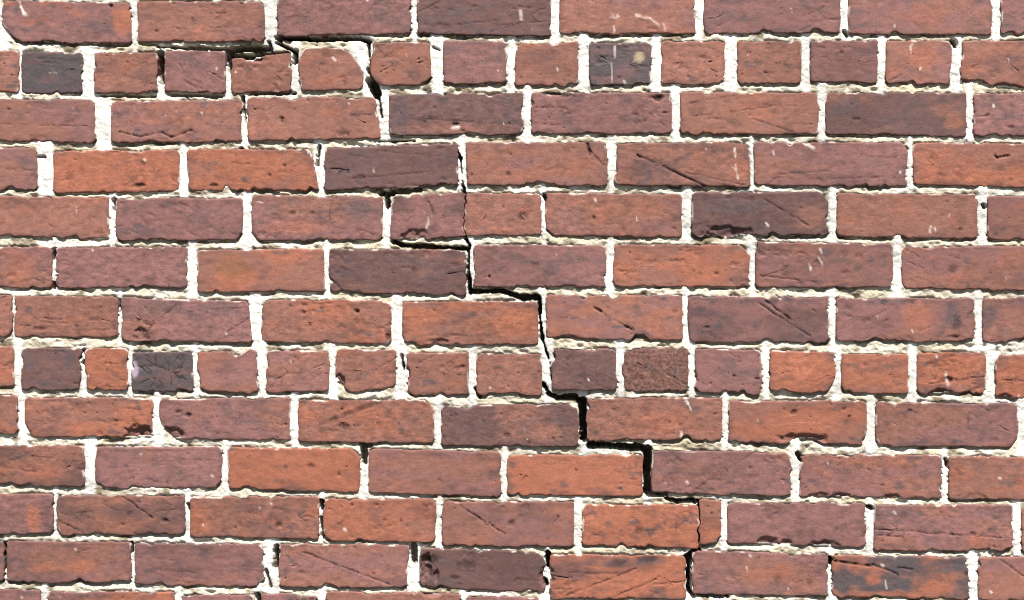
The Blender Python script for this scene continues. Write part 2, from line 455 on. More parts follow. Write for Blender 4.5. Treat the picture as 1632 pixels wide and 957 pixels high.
PATCHES = [  # x y rx ry colour strength: clay fired to another colour
    (195, 30, 18, 30, 'O', .8), (150, 274, 45, 26, 'O', .8), (420, 268, 45, 22, 'O', .7), (370, 425, 36, 20, (.17, .075, .028), .5), (238, 722, 14, 20, 'R', .8), (52, 825, 14, 26, 'O', .7), (70, 905, 30, 10, 'O', .6), (130, 903, 30, 14, 'O', .7), (262, 950, 15, 14, 'O', .9),
    (1392, 924, 16, 11, 'O', .85), (1490, 938, 44, 17, 'O', .95), (1345, 925, 16, 30, 'G', .8), (1420, 893, 70, 12, 'G', .8), (1465, 508, 34, 30, 'O', .65), (1519, 505, 14, 26, 'G', .6), (820, 505, 40, 16, 'O', .6), (1120, 428, 52, 26, 'O', .75), (1000, 437, 25, 16, 'O', .6),
    (1480, 266, 18, 20, 'O', .7), (1560, 280, 60, 14, 'O', .8), (1600, 250, 30, 10, 'R', .6), (1480, 25, 40, 22, 'O', .45), (1470, 90, 30, 22, 'O', .5), (1575, 505, 14, 26, 'G', .6), (1015, 175, 0, 0, 'P', 0), (640, 182, 18, 34, 'G', .6), (720, 205, 90, 9, 'R', .7), (1350, 170, 25, 20, 'G', .5), (1440, 195, 50, 20, 'G', .35),
    (470, 362, 60, 14, 'O', .55), (570, 335, 30, 20, 'G', .4), (1165, 330, 60, 16, 'G', .5), (1290, 345, 30, 25, 'R', .6), (1018.7, 92.6, 10, 11, (.26, .21, .13), 1.0), (214, 590, 7, 16, (.4, .33, .4), .6), (780, 750, 0, 0, 'O', 0), (930, 750, 80, 22, 'O', .7), (700, 745, 90, 20, 'R', .5), (1000, 925, 90, 14, 'O', .8), (985, 898, 40, 10, 'G', .7), (1035, 893, 30, 8, 'G', .7),
    (1560, 862, 20, 12, 'O', .75), (1220, 912, 60, 26, 'R', .7), (1250, 912, 16, 14, 'O', .6), (690, 660, 0, 0, 'R', 0), (510, 930, 60, 16, 'R', .7), (490, 735, 60, 24, 'O', .7), (80, 370, 0, 0, 'R', 0), (30, 430, 28, 24, 'O', .5), (320, 930, 60, 10, 'R', .6), (370, 918, 30, 8, 'O', .35), (20, 205, 90, 16, 'R', .7), (1190, 910, 0, 0, 'O', 0), (1190, 912, 0, 0, 'O', 0),
    (1215, 915, 40, 10, 'O', .4), (620, 925, 0, 0, 'P', 0), (820, 280, 50, 10, 'O', .45), (1590, 530, 0, 0, 'O', 0), (1490, 650, 0, 0, 'P', 0), (1300, 680, 70, 20, 'O', .5), (1050, 675, 60, 20, 'O', .55), (1240, 590, 0, 0, 'O', 0), (30, 745, 100, 12, 'O', .35), (75, 757, 40, 8, 'O', .5), (190, 835, 70, 12, 'O', .3), (1180, 270, 22, 24, 'O', .45), (1250, 185, 0, 0, 'O', 0), (1520, 195, 18, 14, 'O', .5),
]
rng = random.Random(11)


def parse(course, line):
    p = line.split()
    xl, xr, ytl, ytr, ybl, ybr = map(float, p[:6])
    b = dict(c=course, xl=xl, xr=xr, ytl=ytl, ytr=ytr, ybl=ybl, ybr=ybr, col=p[6], rad={k: (4.0, 4.0) for k in ('TL', 'TR', 'BR', 'BL')}, notch=[], broken=False,
             xlt=xl, xlb=xl, xrt=xr, xrb=xr)
    for k in b['rad']:
        r = rng.uniform(3.5, 7) if rng.random() < .7 else rng.uniform(7, 11); b['rad'][k] = (r, r * rng.uniform(.6, 1.5))
    for o in p[7:]:
        if o[:2] in ('TL', 'TR', 'BR', 'BL'):
            v = [float(q) for q in o[2:].split(',')]
            b['rad'][o[:2]] = (v[0], v[-1])
        elif o.startswith('n:'):
            q = o.split(':'); b['notch'].append((q[1], float(q[2]), float(q[3]), float(q[4])))
        elif o == 'broken':
            b['broken'] = True
        elif o[:3] in ('xlt', 'xlb', 'xrt', 'xrb'):
            b[o[:3]] = float(o[3:])
    return b


bricks = []
for c, txt in COURSES.items():
    for ln in txt.strip().splitlines():
        bricks.append(parse(c, ln))

# the wall goes on past the photo's edges
X0, X1, Y0C, Y1C = -900.0, 2530.0, -8, 23


def course_y(n, x, bottom):
    l = 3 + 78.6 * n + (64 if bottom else 0)
    r = -14 + 82.1 * n + (66.5 if bottom else 0)
    return l + (r - l) * (x - 50) / 1450.0


def generic(n, xl, xr):
    cc = rng.choice(['P', 'R', 'RP', 'PR', 'R', 'RO', 'D', 'O', 'P', 'RO'])
    j = lambda: rng.uniform(-1.5, 1.5)
    return parse(n, f"{xl} {xr} {course_y(n, xl, 0)+j()} {course_y(n, xr, 0)+j()} {course_y(n, xl, 1)+j()} {course_y(n, xr, 1)+j()} {cc}")


def run(n, x, direction, header):
    while X0 < x < X1:
        w = (99 if header else 212) + rng.uniform(-4, 4)
        j = rng.uniform(10, 16)
        if direction > 0:
            bricks.append(generic(n, x + j, x + j + w)); x += j + w
        else:
            bricks.append(generic(n, x - j - w, x - j)); x -= j + w


for n in range(Y0C, Y1C + 1):
    header = (n - 1) % 6 == 0
    row = [b for b in bricks if b['c'] == n]
    if row:
        run(n, min(b['xl'] for b in row), -1, header)
        run(n, max(b['xr'] for b in row), 1, header)
    else:
        run(n, X0 + 1 + (n % 2) * 110 + rng.uniform(0, 25), 1, header)


def outline(b, step, seed):
    TL = np.array([b['xlt'], b['ytl']]); TR = np.array([b['xrt'], b['ytr']])
    BR = np.array([b['xrb'], b['ybr']]); BL = np.array([b['xlb'], b['ybl']])
    C = [TL, TR, BR, BL]; K = ['TL', 'TR', 'BR', 'BL']
    pts = []
    for i in range(4):
        p, prev, nxt = C[i], C[i - 1], C[(i + 1) % 4]
        rx, ry = b['rad'][K[i]]
        horiz_first = i in (1, 3)                    # arriving along the top or the bottom edge
        ra, rb = (rx, ry) if horiz_first else (ry, rx)
        a = p + (prev - p) / np.linalg.norm(prev - p) * ra
        e = p + (nxt - p) / np.linalg.norm(nxt - p) * rb
        for t in np.linspace(0, 1, 7):
            q = (1 - t) ** 2 * a + 2 * t * (1 - t) * p + t * t * e
            if max(rx, ry) > 12:                     # a broken corner is straighter than a worn one
                q = .25 * q + .75 * (a + (e - a) * t)
            pts.append(q)
    P = np.array(pts)
    Q = np.vstack([P, P[:1]])
    L = np.concatenate([[0], np.cumsum(np.linalg.norm(np.diff(Q, axis=0), axis=1))])
    n = max(24, int(L[-1] / step))
    s = np.linspace(0, L[-1], n, endpoint=False)
    P = np.stack([np.interp(s, L, Q[:, 0]), np.interp(s, L, Q[:, 1])], 1)
    T = np.roll(P, -1, 0) - np.roll(P, 1, 0)
    T /= np.linalg.norm(T, axis=1)[:, None] + 1e-9
    Nn = np.stack([-T[:, 1], T[:, 0]], 1)            # pointing inwards (y grows downwards)
    x, y = P[:, 0], P[:, 1]
    side = np.where(np.abs(T[:, 0]) > .7, np.where(T[:, 0] > 0, 0, 2), np.where(T[:, 1] > 0, 1, 3))
    rough = np.where(side == 2, 1.25, 1.0)
    amp = np.clip(.85 + .9 * vn(x / 60, y / 40, seed + 4), .25, 1.7) * rough
    d = -1.0 + .9 * vn(x / 34, y / 34, seed) + amp * (.9 * vn(x / 11, y / 11, seed + 1) + .8 * vn(x / 4.5, y / 4.5, seed + 2))
    chip = np.clip(vn(x / 15, y / 15, seed + 3) - .42, 0, 1) * 7.5 * amp
    big = np.clip(vn(x / 26, y / 26, seed + 15) - .58, 0, 1) * 11 * rough * (side != 0)
    d = d + chip + big
    for e, pos, w, dep in b['notch']:
        k = 'trbl'.index(e)
        q = x if e in 'tb' else y
        d = d + (side == k) * dep * sstep(1, .25, np.abs(q - pos) / (w / 2))
    out = P + Nn * d[:, None]
    if b['broken']:                                  # both faces of a break follow one jagged line
        cut = 740.2 if b['c'] == 4 else 1113.3
        left_piece = b['xr'] < cut + 1
        on = (side == 1) if left_piece else (side == 3)
        on &= np.abs(x - cut) < 6
        jag = 2.6 * vn(y / 13, y * 0, 900 + b['c']) + 1.4 * vn(y / 5.2, y * 0, 910 + b['c'])
        gap = .55 + .45 * vn(y / 9, y * 0, 920 + b['c']) + (.5 if b['c'] == 10 else 0)
        out[on, 0] = cut + jag[on] + (-gap[on] if left_piece else gap[on])
    return out, side


HEADS = 0


def build_brick(b, step, seed, fine):
    P, side = outline(b, step, seed)
    hh = (min(b['ybl'], b['ybr']) - max(b['ytl'], b['ytr'])) / 2
    xl, xr = max(b['xlt'], b['xlb']), min(b['xrt'], b['xrb'])
    hw = min(hh, (xr - xl) / 2)
    mx = np.clip(P[:, 0], xl + hw, xr - hw)
    f = (mx - xl) / (xr - xl)
    my = ((b['ytl'] + b['ybl']) / 2) * (1 - f) + ((b['ytr'] + b['ybr']) / 2) * f
    Mv = np.stack([mx, my], 1) - P
    ml = np.linalg.norm(Mv, axis=1)
    if fine:
        ins = [0, .5, 1.2, 2.2, 3.6] + list(np.arange(5.4, hh - 1.0, 1.9))
    else:
        ins = [0, 1.0, 2.6, 6, 14]
    rings = []
    for dd in ins:
        rings.append(P + Mv * np.minimum(dd / np.maximum(ml, 1e-3), 1.0)[:, None])
    rings.append(P + Mv * 1.03)
    V = np.array(rings)                              # rings x n x 2
    nr, n, _ = V.shape
    x, y = V[..., 0], V[..., 1]
    inset = np.minimum(np.array(ins + [hh])[:, None], ml[None, :] * 1.03)
    # --- relief, millimetres towards the viewer
    wear = 1.15 + .8 * vn(x / 20, y / 20, seed + 5)
    arr = np.clip(1 - inset / (1.5 + wear), 0, 1)
    r = random.Random(seed)
    off = r.uniform(-.8, .8)
    tx, ty = r.uniform(-1.3, 1.3), r.uniform(-1.5, 1.5)
    h = off + tx * (x - (xl + xr) / 2) / (xr - xl) + ty * (y - my.mean()) / (2 * hh)
    h = h - wear * arr ** 2.2
    h = h + .45 * vn(x / 45, y / 30, seed + 6) + .22 * vn(x / 12, y / 9, seed + 7) + .10 * vn(x / 4.2, y / 4.2, seed + 8)
    # --- colour
    c1 = np.array(PAL[b['col'][0]]); c2 = np.array(PAL[b['col'][-1]])
    kv = r.uniform(.94, 1.06)
    m = fbm(x / 75, y / 30, seed + 9, 4)
    mixf = sstep(-.12, .30, m) * (.85 if len(b['col']) > 1 else 0)
    tint = c1 * (1 - mixf[..., None]) + c2 * mixf[..., None]
    # every brick carries a little of its neighbours' tones
    m2 = fbm(x / 40 + 50, y / 16, seed + 21, 4)
    alt = np.array(PAL['O' if b['col'][0] in 'RO' else ('G' if b['col'][0] in 'PD' else 'P')])
    k2 = sstep(.12, .55, m2) * .45
    tint = tint * (1 - k2[..., None]) + alt * k2[..., None]
    m3 = fbm(x / 30 - 90, y / 14, seed + 31, 3)
    k3 = sstep(.15, .6, m3) * .5
    tint = tint * (1 - k3[..., None]) + np.array(PAL['D']) * .85 * k3[..., None]
    m4 = fbm(x / 22 + 30, y / 13, seed + 37, 4)
    k4 = sstep(.30, .62, m4) * r.choice([0, .35, .6, .75])
    tint = tint * (1 - k4[..., None]) + np.array(PAL['G']) * k4[..., None]
    # fired skin at the rims
    rim = sstep(9, 1, inset + 4 * vn(x / 14, y / 14, seed + 12)) * .26
    tint = tint * (1 - rim[..., None]) + np.array(PAL['D']) * .8 * rim[..., None]
    tint = tint * (1 - .13 * sstep(-.1, .5, fbm(x / 260, y / 170, 400, 3)))[..., None]
    tint = tint * kv * (1 + .12 * fbm(x / 9, y / 7, seed + 13, 3))[..., None]
    if fine:
        bx0, bx1, by0, by1 = P[:, 0].min() - 3, P[:, 0].max() + 3, P[:, 1].min() - 3, P[:, 1].max() + 3
        inb = lambda qx, qy, g=0: bx0 - g < qx < bx1 + g and by0 - g < qy < by1 + g
        for (qx, qy, rx, ry, cc, k) in PATCHES:
            if k and inb(qx, qy):
                cc = np.array(PAL[cc] if isinstance(cc, str) else cc)
                d = np.sqrt(((x - qx) / rx) ** 2 + ((y - qy) / ry) ** 2) + .35 * fbm(x / 16, y / 9, seed + 40, 3)
                w = sstep(1.15, .45, d) * k
                tint = tint * (1 - w[..., None]) + cc * w[..., None]
        for (qx, qy, rx, ry, dep) in SPALLS:
            if rx and inb(qx, qy, 12):
                d = np.sqrt(((x - qx) / rx) ** 2 + ((y - qy) / ry) ** 2) + .22 * vn(x / 9, y / 9, seed + 41) + .12 * vn(x / 4, y / 4, seed + 42)
                w = sstep(1.1, .72, d)
                h = h - w * dep * (.55 + .45 * np.clip(1 - d, 0, 1) + .3 * vn(x / 7, y / 5, seed + 43))
                tint = tint * (1 - .4 * w[..., None]) + np.array(PAL['D']) * .4 * w[..., None]
        for (x1, y1, x2, y2, wd, dep, dk) in GROOVES:
            if inb((x1 + x2) / 2, (y1 + y2) / 2):
                ex, ey = x2 - x1, y2 - y1
                t = np.clip(((x - x1) * ex + (y - y1) * ey) / (ex * ex + ey * ey), 0, 1)
                d = np.hypot(x - x1 - t * ex + 1.0 * vn(x / 10, y / 10, seed + 50), y - y1 - t * ey + 1.0 * vn(x / 10, y / 10, seed + 51))
                fade = np.clip(.9 + .5 * vn(t * 9, t * 0 + x1, seed), .15, 1)
                w = sstep(wd * .85, wd * .3, d) * fade
                dk = dk * .72
                h = h - 1.4 * dep * w
                tint = tint * (1 - (1 - dk) * w[..., None])
        grooves = []
        drag = r.choice([None, None, None, None, (1, .03), (1, .08), (1, .5), (1, -.45)])
        if drag:
            for _ in range(r.randint(3, 9)):
                ln = r.uniform(10, 60) * (1 if abs(drag[1]) < .2 else .6)
                gx_, gy_ = r.uniform(bx0 + 5, bx1 - 8), r.uniform(by0 + 8, by1 - 8)
                grooves.append((gx_, gy_, gx_ + ln, gy_ + ln * (drag[1] + r.uniform(-.05, .05)), r.uniform(1.2, 2.2), r.uniform(.5, 1.3), r.uniform(.55, .8)))
        for (x1, y1, x2, y2, wd, dep, dk) in grooves:
            ex, ey = x2 - x1, y2 - y1
            t = np.clip(((x - x1) * ex + (y - y1) * ey) / (ex * ex + ey * ey), 0, 1)
            d = np.hypot(x - x1 - t * ex + 1.6 * vn(x / 9, y / 9, seed + 52), y - y1 - t * ey + 1.6 * vn(x / 9, y / 9, seed + 53))
            w = sstep(wd, wd * .2, d) * np.clip(.6 + .7 * vn(t * 7, t * 0 + x1, seed + 54), 0, 1)
            h = h - dep * w
            tint = tint * (1 - (1 - dk) * w[..., None])
        # rough torn patches
        tq = sstep(.32, .62, fbm(x / 26, y / 15, seed + 55, 3)) * r.choice([0, .4, 1, 1.4])
        h = h + tq * (.7 * vn(x / 5, y / 4, seed + 56) - .5)
        tint = tint * (1 - .22 * np.clip(tq, 0, 1) * (.6 + .8 * vn(x / 5, y / 4, seed + 56)))[..., None]
        pits = [p for p in PITS if p[2] and inb(p[0], p[1])]
        for _ in range(r.choice([0, 1, 2, 3, 5, 8, 14])):
            s = min(4.5, 1.1 * math.exp(r.gauss(.15, .45)))
            pits.append((r.uniform(bx0 + 8, bx1 - 8), r.uniform(by0 + 6, by1 - 6), s * r.uniform(1, 1.8), s, r.uniform(.6, 1.8), r.uniform(.45, .75)))
        for (qx, qy, rx, ry, dep, dk) in pits:
            d = np.sqrt(((x - qx) / rx) ** 2 + ((y - qy) / ry) ** 2) + .4 * vn(x / 5, y / 5, seed + 60)
            w = sstep(1.2, .35, d)
            h = h - dep * w
            tint = tint * (1 - (1 - dk) * w[..., None])
        wh = [q for q in WHITES if q[4] > .5 and inb((q[0] + q[2]) / 2, (q[1] + q[3]) / 2)]
        for _ in range(r.choice([0, 0, 0, 0, 1, 1])):
            qx, qy = r.uniform(bx0 + 8, bx1 - 8), r.uniform(by0 + 8, by1 - 8)
            wh.append((qx, qy, qx + r.uniform(-1, 1), qy + r.uniform(0, 3), r.uniform(1.8, 2.8)))
        for (x1, y1, x2, y2, wd) in wh:
            ex, ey = x2 - x1, y2 - y1
            t = np.clip(((x - x1) * ex + (y - y1) * ey) / (ex * ex + ey * ey + 1e-6), 0, 1)
            d = np.hypot(x - x1 - t * ex, y - y1 - t * ey) + .8 * vn(x / 4, y / 4, seed + 70)
            w = sstep(wd * .8, wd * .3, d)
            h = h + .4 * w
            kw = .42 + .28 * vn(x / 5, y / 7, seed + 71)
            tint = tint * (1 - w[..., None] * kw[..., None]) + np.array((.58, .50, .44)) * (w * kw)[..., None]
        # lime smeared over the rims here and there
        sm = sstep(.48, .72, vn(x / 13, y / 13, seed + 90)) * sstep(3.4, .8, inset) * np.where(side == 2, .25, .8)[None, :]
        tint = tint * (1 - sm[..., None] * .75) + np.array((.5, .42, .36)) * sm[..., None] * .75
    wx, wz = wall_xz(x.ravel(), y.ravel())
    ox, oz = wall_xz(P[:, 0], P[:, 1])
    front = np.stack([wx, -h.ravel() * .001, wz], 1)
    e = -h[0] * .001
    d1 = np.stack([ox, np.maximum(e + .003, .005), oz], 1)
    d2 = np.stack([ox, np.full(n, .03), oz], 1)
    d3 = np.stack([ox, np.full(n, .10), oz], 1)
    verts = np.concatenate([front, d1, d2, d3])
    tt = np.clip(tint.reshape(-1, 3), .01, .9)
    edge_t = tt[:n]
    tints = np.concatenate([tt, edge_t, edge_t, edge_t])
    i = np.arange(n); j = (i + 1) % n
    q = []
    for k in range(nr - 1):
        q.append(np.stack([k * n + i, (k + 1) * n + i, (k + 1) * n + j, k * n + j], 1))
    base = nr * n
    q.append(np.stack([i, j, base + j, base + i], 1))
    for k in range(2):
        q.append(np.stack([base + k * n + i, base + k * n + j, base + (k + 1) * n + j, base + (k + 1) * n + i], 1))
    return verts, np.concatenate(q), (base + 2 * n + i), tints, P


wall = bpy.data.objects.new('brick_wall', None)
wall['label'] = 'old weathered red brick wall with pale mortar and a stepped crack running diagonally down'
wall['category'] = 'brick wall'
wall['kind'] = 'thing'
wall.location = (0, 0, 0)
col.objects.link(wall)


def add_part(name, me, label=None):
    o = bpy.data.objects.new(name, me)
    o.parent = wall
    if label:
        o['label'] = label
    col.objects.link(o)
    return o


NOTES = {
    (1, 35): 'dark grey burnt header brick', (1, 939.5): 'dark grey header brick with a pale lichen blot', (7, 211): 'blackened header brick crazed all over with fine cracks',
    (7, 139): 'narrow bright orange header brick', (7, 995.6): 'header brick with a coarse sandy face', (7, 1227): 'bright orange header brick with a broken lower corner',
    (4, 622.6): 'larger left piece of a stretcher brick broken by the crack', (4, 742.0): 'right piece of a stretcher brick broken by the crack',
    (10, 928.7): 'orange brick snapped near its right end by the crack', (10, 1114.6): 'short orange end snapped off its brick by the crack',
    (11, 1328): 'stretcher brick burnt black at one end with orange patches', (11, 669): 'dark brick with a chipped rounded left end', (8, 1162.5): 'orange-red brick with an arched flake broken from its lower edge',
}


def far(b):
    cx, cy = (b['xl'] + b['xr']) / 2, (b['ytl'] + b['ybr']) / 2
    return max(abs(cx - W_PX / 2) - W_PX / 2, 0) + max(abs(cy - H_PX / 2) - H_PX / 2, 0) + 1e-3 * abs(cx - W_PX / 2)


def touches(b):
    return b['xr'] > -30 and b['xl'] < W_PX + 30 and b['ybl'] > -30 and min(b['ytl'], b['ytr']) < H_PX + 30


bricks.sort(key=far)
polys = []
rest_v, rest_q, rest_t, rest_n = [], [], [], 0
for k, b in enumerate(bricks):
    fine = touches(b)
    v, q, ng, t, P = build_brick(b, 1.9 if fine else 8.0, 100 + k * 7, fine)
    polys.append((P, fine))
    if k < 290:
        me = mesh_from('brick', v, q, ng, t, SANDY_MAT if b['col'] == 'BB' else BRICK_MAT)
        add_part('broken_brick' if b['broken'] else 'brick', me, NOTES.get((b['c'], b['xl'])))
    else:
        rest_v.append(v); rest_q.append(q + rest_n); rest_t.append(t); rest_n += len(v)
o = add_part('outlying_bricks', mesh_from('outlying_bricks', np.concatenate(rest_v), np.concatenate(rest_q), None, np.concatenate(rest_t), BRICK_MAT))
o['kind'] = 'stuff'

# ------------------------------------------------------------------ mortar
VOIDS = [  # x1 y1 x2 y2 width depth
    # the stepped crack, from the top of the view downwards
    (250, 74, 300, 77, 4, 16), (300, 76, 366, 79, 6, 16), (366, 80, 412, 76, 10, 40), (412, 76, 425, 78, 6, 40), (444, 60, 500, 62, 7, 60), (500, 62, 575, 61, 7, 60), (575, 61, 588, 66, 7, 60),
    (586, 66, 589, 110, 2.4, 40), (588, 110, 590, 128, 6, 60), (590, 128, 600, 150, 15, 60), (602, 148, 606, 178, 4, 60), (606, 178, 608, 186, 2.5, 40),
    (603, 226, 660, 224, 3, 20), (724, 232, 733, 252, 2.6, 40), (733, 252, 738, 300, 1.6, 30), (738, 296, 740.2, 312, 2.4, 60), (740.2, 312, 740.2, 372, 9, 60), (742, 380, 748, 392, 4, 60),
    (606, 309, 625, 308, 7, 60), (616, 308, 617, 328, 8, 60), (622, 305, 668, 303, 8, 24), (626, 385, 640, 391, 5, 50), (640, 391, 690, 393, 6, 50), (690, 395, 746, 396, 6, 60),
    (746, 398, 745, 440, 3.6, 60), (745, 440, 748, 466, 6, 60), (748, 464, 800, 464, 7, 60), (800, 464, 830, 474, 8, 60), (830, 474, 856, 474, 10, 60), (860, 476, 860, 500, 4.4, 60), (859, 500, 864, 540, 3.2, 60), (864, 540, 874, 572, 2.6, 50), (876, 574, 881, 620, 1.6, 12),
    (865, 612, 874, 626, 4, 60), (874, 628, 888, 635, 9, 60), (888, 635, 916, 634, 10, 60), (916, 634, 925, 642, 9, 60), (928, 640, 928.5, 700, 13, 70), (937, 690, 944, 706, 9, 60), (940, 711, 1020, 714, 10, 70), (1020, 714, 1032, 720, 12, 70),
    (1032, 718, 1032, 788, 13, 70), (1040, 789, 1062, 789, 6, 60), (1062, 795, 1080, 799, 5, 60), (1080, 799, 1114, 800, 7, 60), (1113.3, 812, 1113.3, 860, 9, 60), (1113, 804, 1113, 812, 3, 60), (1113, 860, 1112, 876, 3, 60),
    (1093, 892, 1112, 884, 8, 60), (1098.5, 888, 1098.5, 945, 8, 60), (1100, 945, 1106, 951, 7, 60), (1110, 950, 1160, 952, 4, 40),
    (373, 90, 402, 90, 9, 45), (402, 87, 456, 84, 5, 45), (440, 68, 470, 82, 4, 40), (272, 151, 352, 154, 4, 12), (398, 149, 470, 149, 4, 14), (158, 153, 246, 154, 4, 11),
    (1096, 888, 1112, 878, 10, 60), (440, 60, 446, 64, 6, 60),
    # open joints elsewhere
    (255.5, 86, 256, 130, 11, 50), (363.5, 82, 365, 114, 9, 50), (470, 82, 470, 98, 9, 50), (428, 66, 432, 80, 3, 16), (386, 154, 389, 180, 4, 45), (389, 180, 390, 198, 2.4, 30), (508, 232, 505, 262, 5, 30), (182, 318, 181, 334, 5, 50), (86, 398, 85, 411, 6, 45), (84, 452, 84, 458, 6, 30),
    (190, 478, 190, 497, 4, 40), (132, 558, 135, 566, 3.5, 30), (134, 578, 135, 580, 6, 30), (12, 40, 24, 66, 5, 9), (640, 566, 643, 590, 3, 30), (758, 620, 765, 634, 6, 20), (579, 712, 580, 738, 10, 24), (576, 708, 590, 710, 8, 18), (511, 800, 512, 812, 6, 50), (512, 826, 513, 858, 4.5, 50),
    (440, 872, 439, 905, 9, 30), (424, 910, 430, 935, 6, 14), (659, 870, 659, 896, 11, 26), (873, 882, 874, 905, 6, 50), (866, 926, 870, 932, 8, 40), (209, 866, 210, 880, 4, 45), (1322, 890, 1325, 898, 8, 40), (1520, 66, 1523, 72, 9, 24), (1346, 50, 1350, 56, 7, 14), (1272, 724, 1277, 733, 8, 20),
    (1508, 734, 1511, 742, 6, 20), (1385, 808, 1389, 811, 8, 24), (300, 805, 302, 815, 4, 30), (60, 250, 70, 250, 5, 8), (384, 238, 390, 244, 6, 16), (880, 85, 0, 0, 0, 0), (864, 150, 906, 152, 4, 14), (0, 70, 0, 0, 0, 0), (8, 868, 8, 905, 7, 24), (1000, 716, 1004, 716, 8, 60), (410, 950, 412, 960, 8, 30), (1567, 326, 1569, 330, 5, 12),
    (920, 330, 0, 0, 0, 0), (690, 75, 700, 80, 3, 10), (868, 312, 872, 320, 6, 20), (520, 705, 540, 705, 4, 12), (150, 228, 0, 0, 0, 0), (28, 66, 200, 73, 3, 8), (1100, 60, 0, 0, 0, 0), (1155, 300, 0, 0, 0, 0), (20, 948, 200, 938, 0, 0),
]
MOUNDS = [  # x y rx ry height mm: lumps where mortar stands forward
    (620, 175, 8, 22, 2), (600, 100, 10, 16, 3), (1320, 315, 0, 0, 0), (870, 600, 10, 24, 1.5), (925, 704, 9, 10, 3), (1035, 792, 22, 8, 3), (860, 640, 22, 8, 2), (415, 560, 8, 60, 1.5), (165, 195, 12, 34, 1.5), (75, 270, 12, 30, 1.5), (618, 360, 10, 26, 1.5), (1096, 342, 9, 30, 2), (970, 265, 8, 30, 2), (1218, 312, 14, 8, 4), (800, 476, 0, 0, 0),
    (1550, 638, 14, 8, 3), (205, 700, 0, 0, 0), (1640, 680, 14, 40, 2), (145, 740, 8, 40, 2), (586, 750, 6, 30, 1), (440, 920, 8, 20, 2),
]


def blur(a, w, r, it):
    for _ in range(it):
        for ax in (0, 1):
            num, den = a * w, w.copy()
            accn, accd = np.zeros_like(a), np.zeros_like(a)
            for s in range(-r, r + 1):
                accn += np.roll(num, s, ax); accd += np.roll(den, s, ax)
            a = accn / np.maximum(accd, 1e-6)
    return a


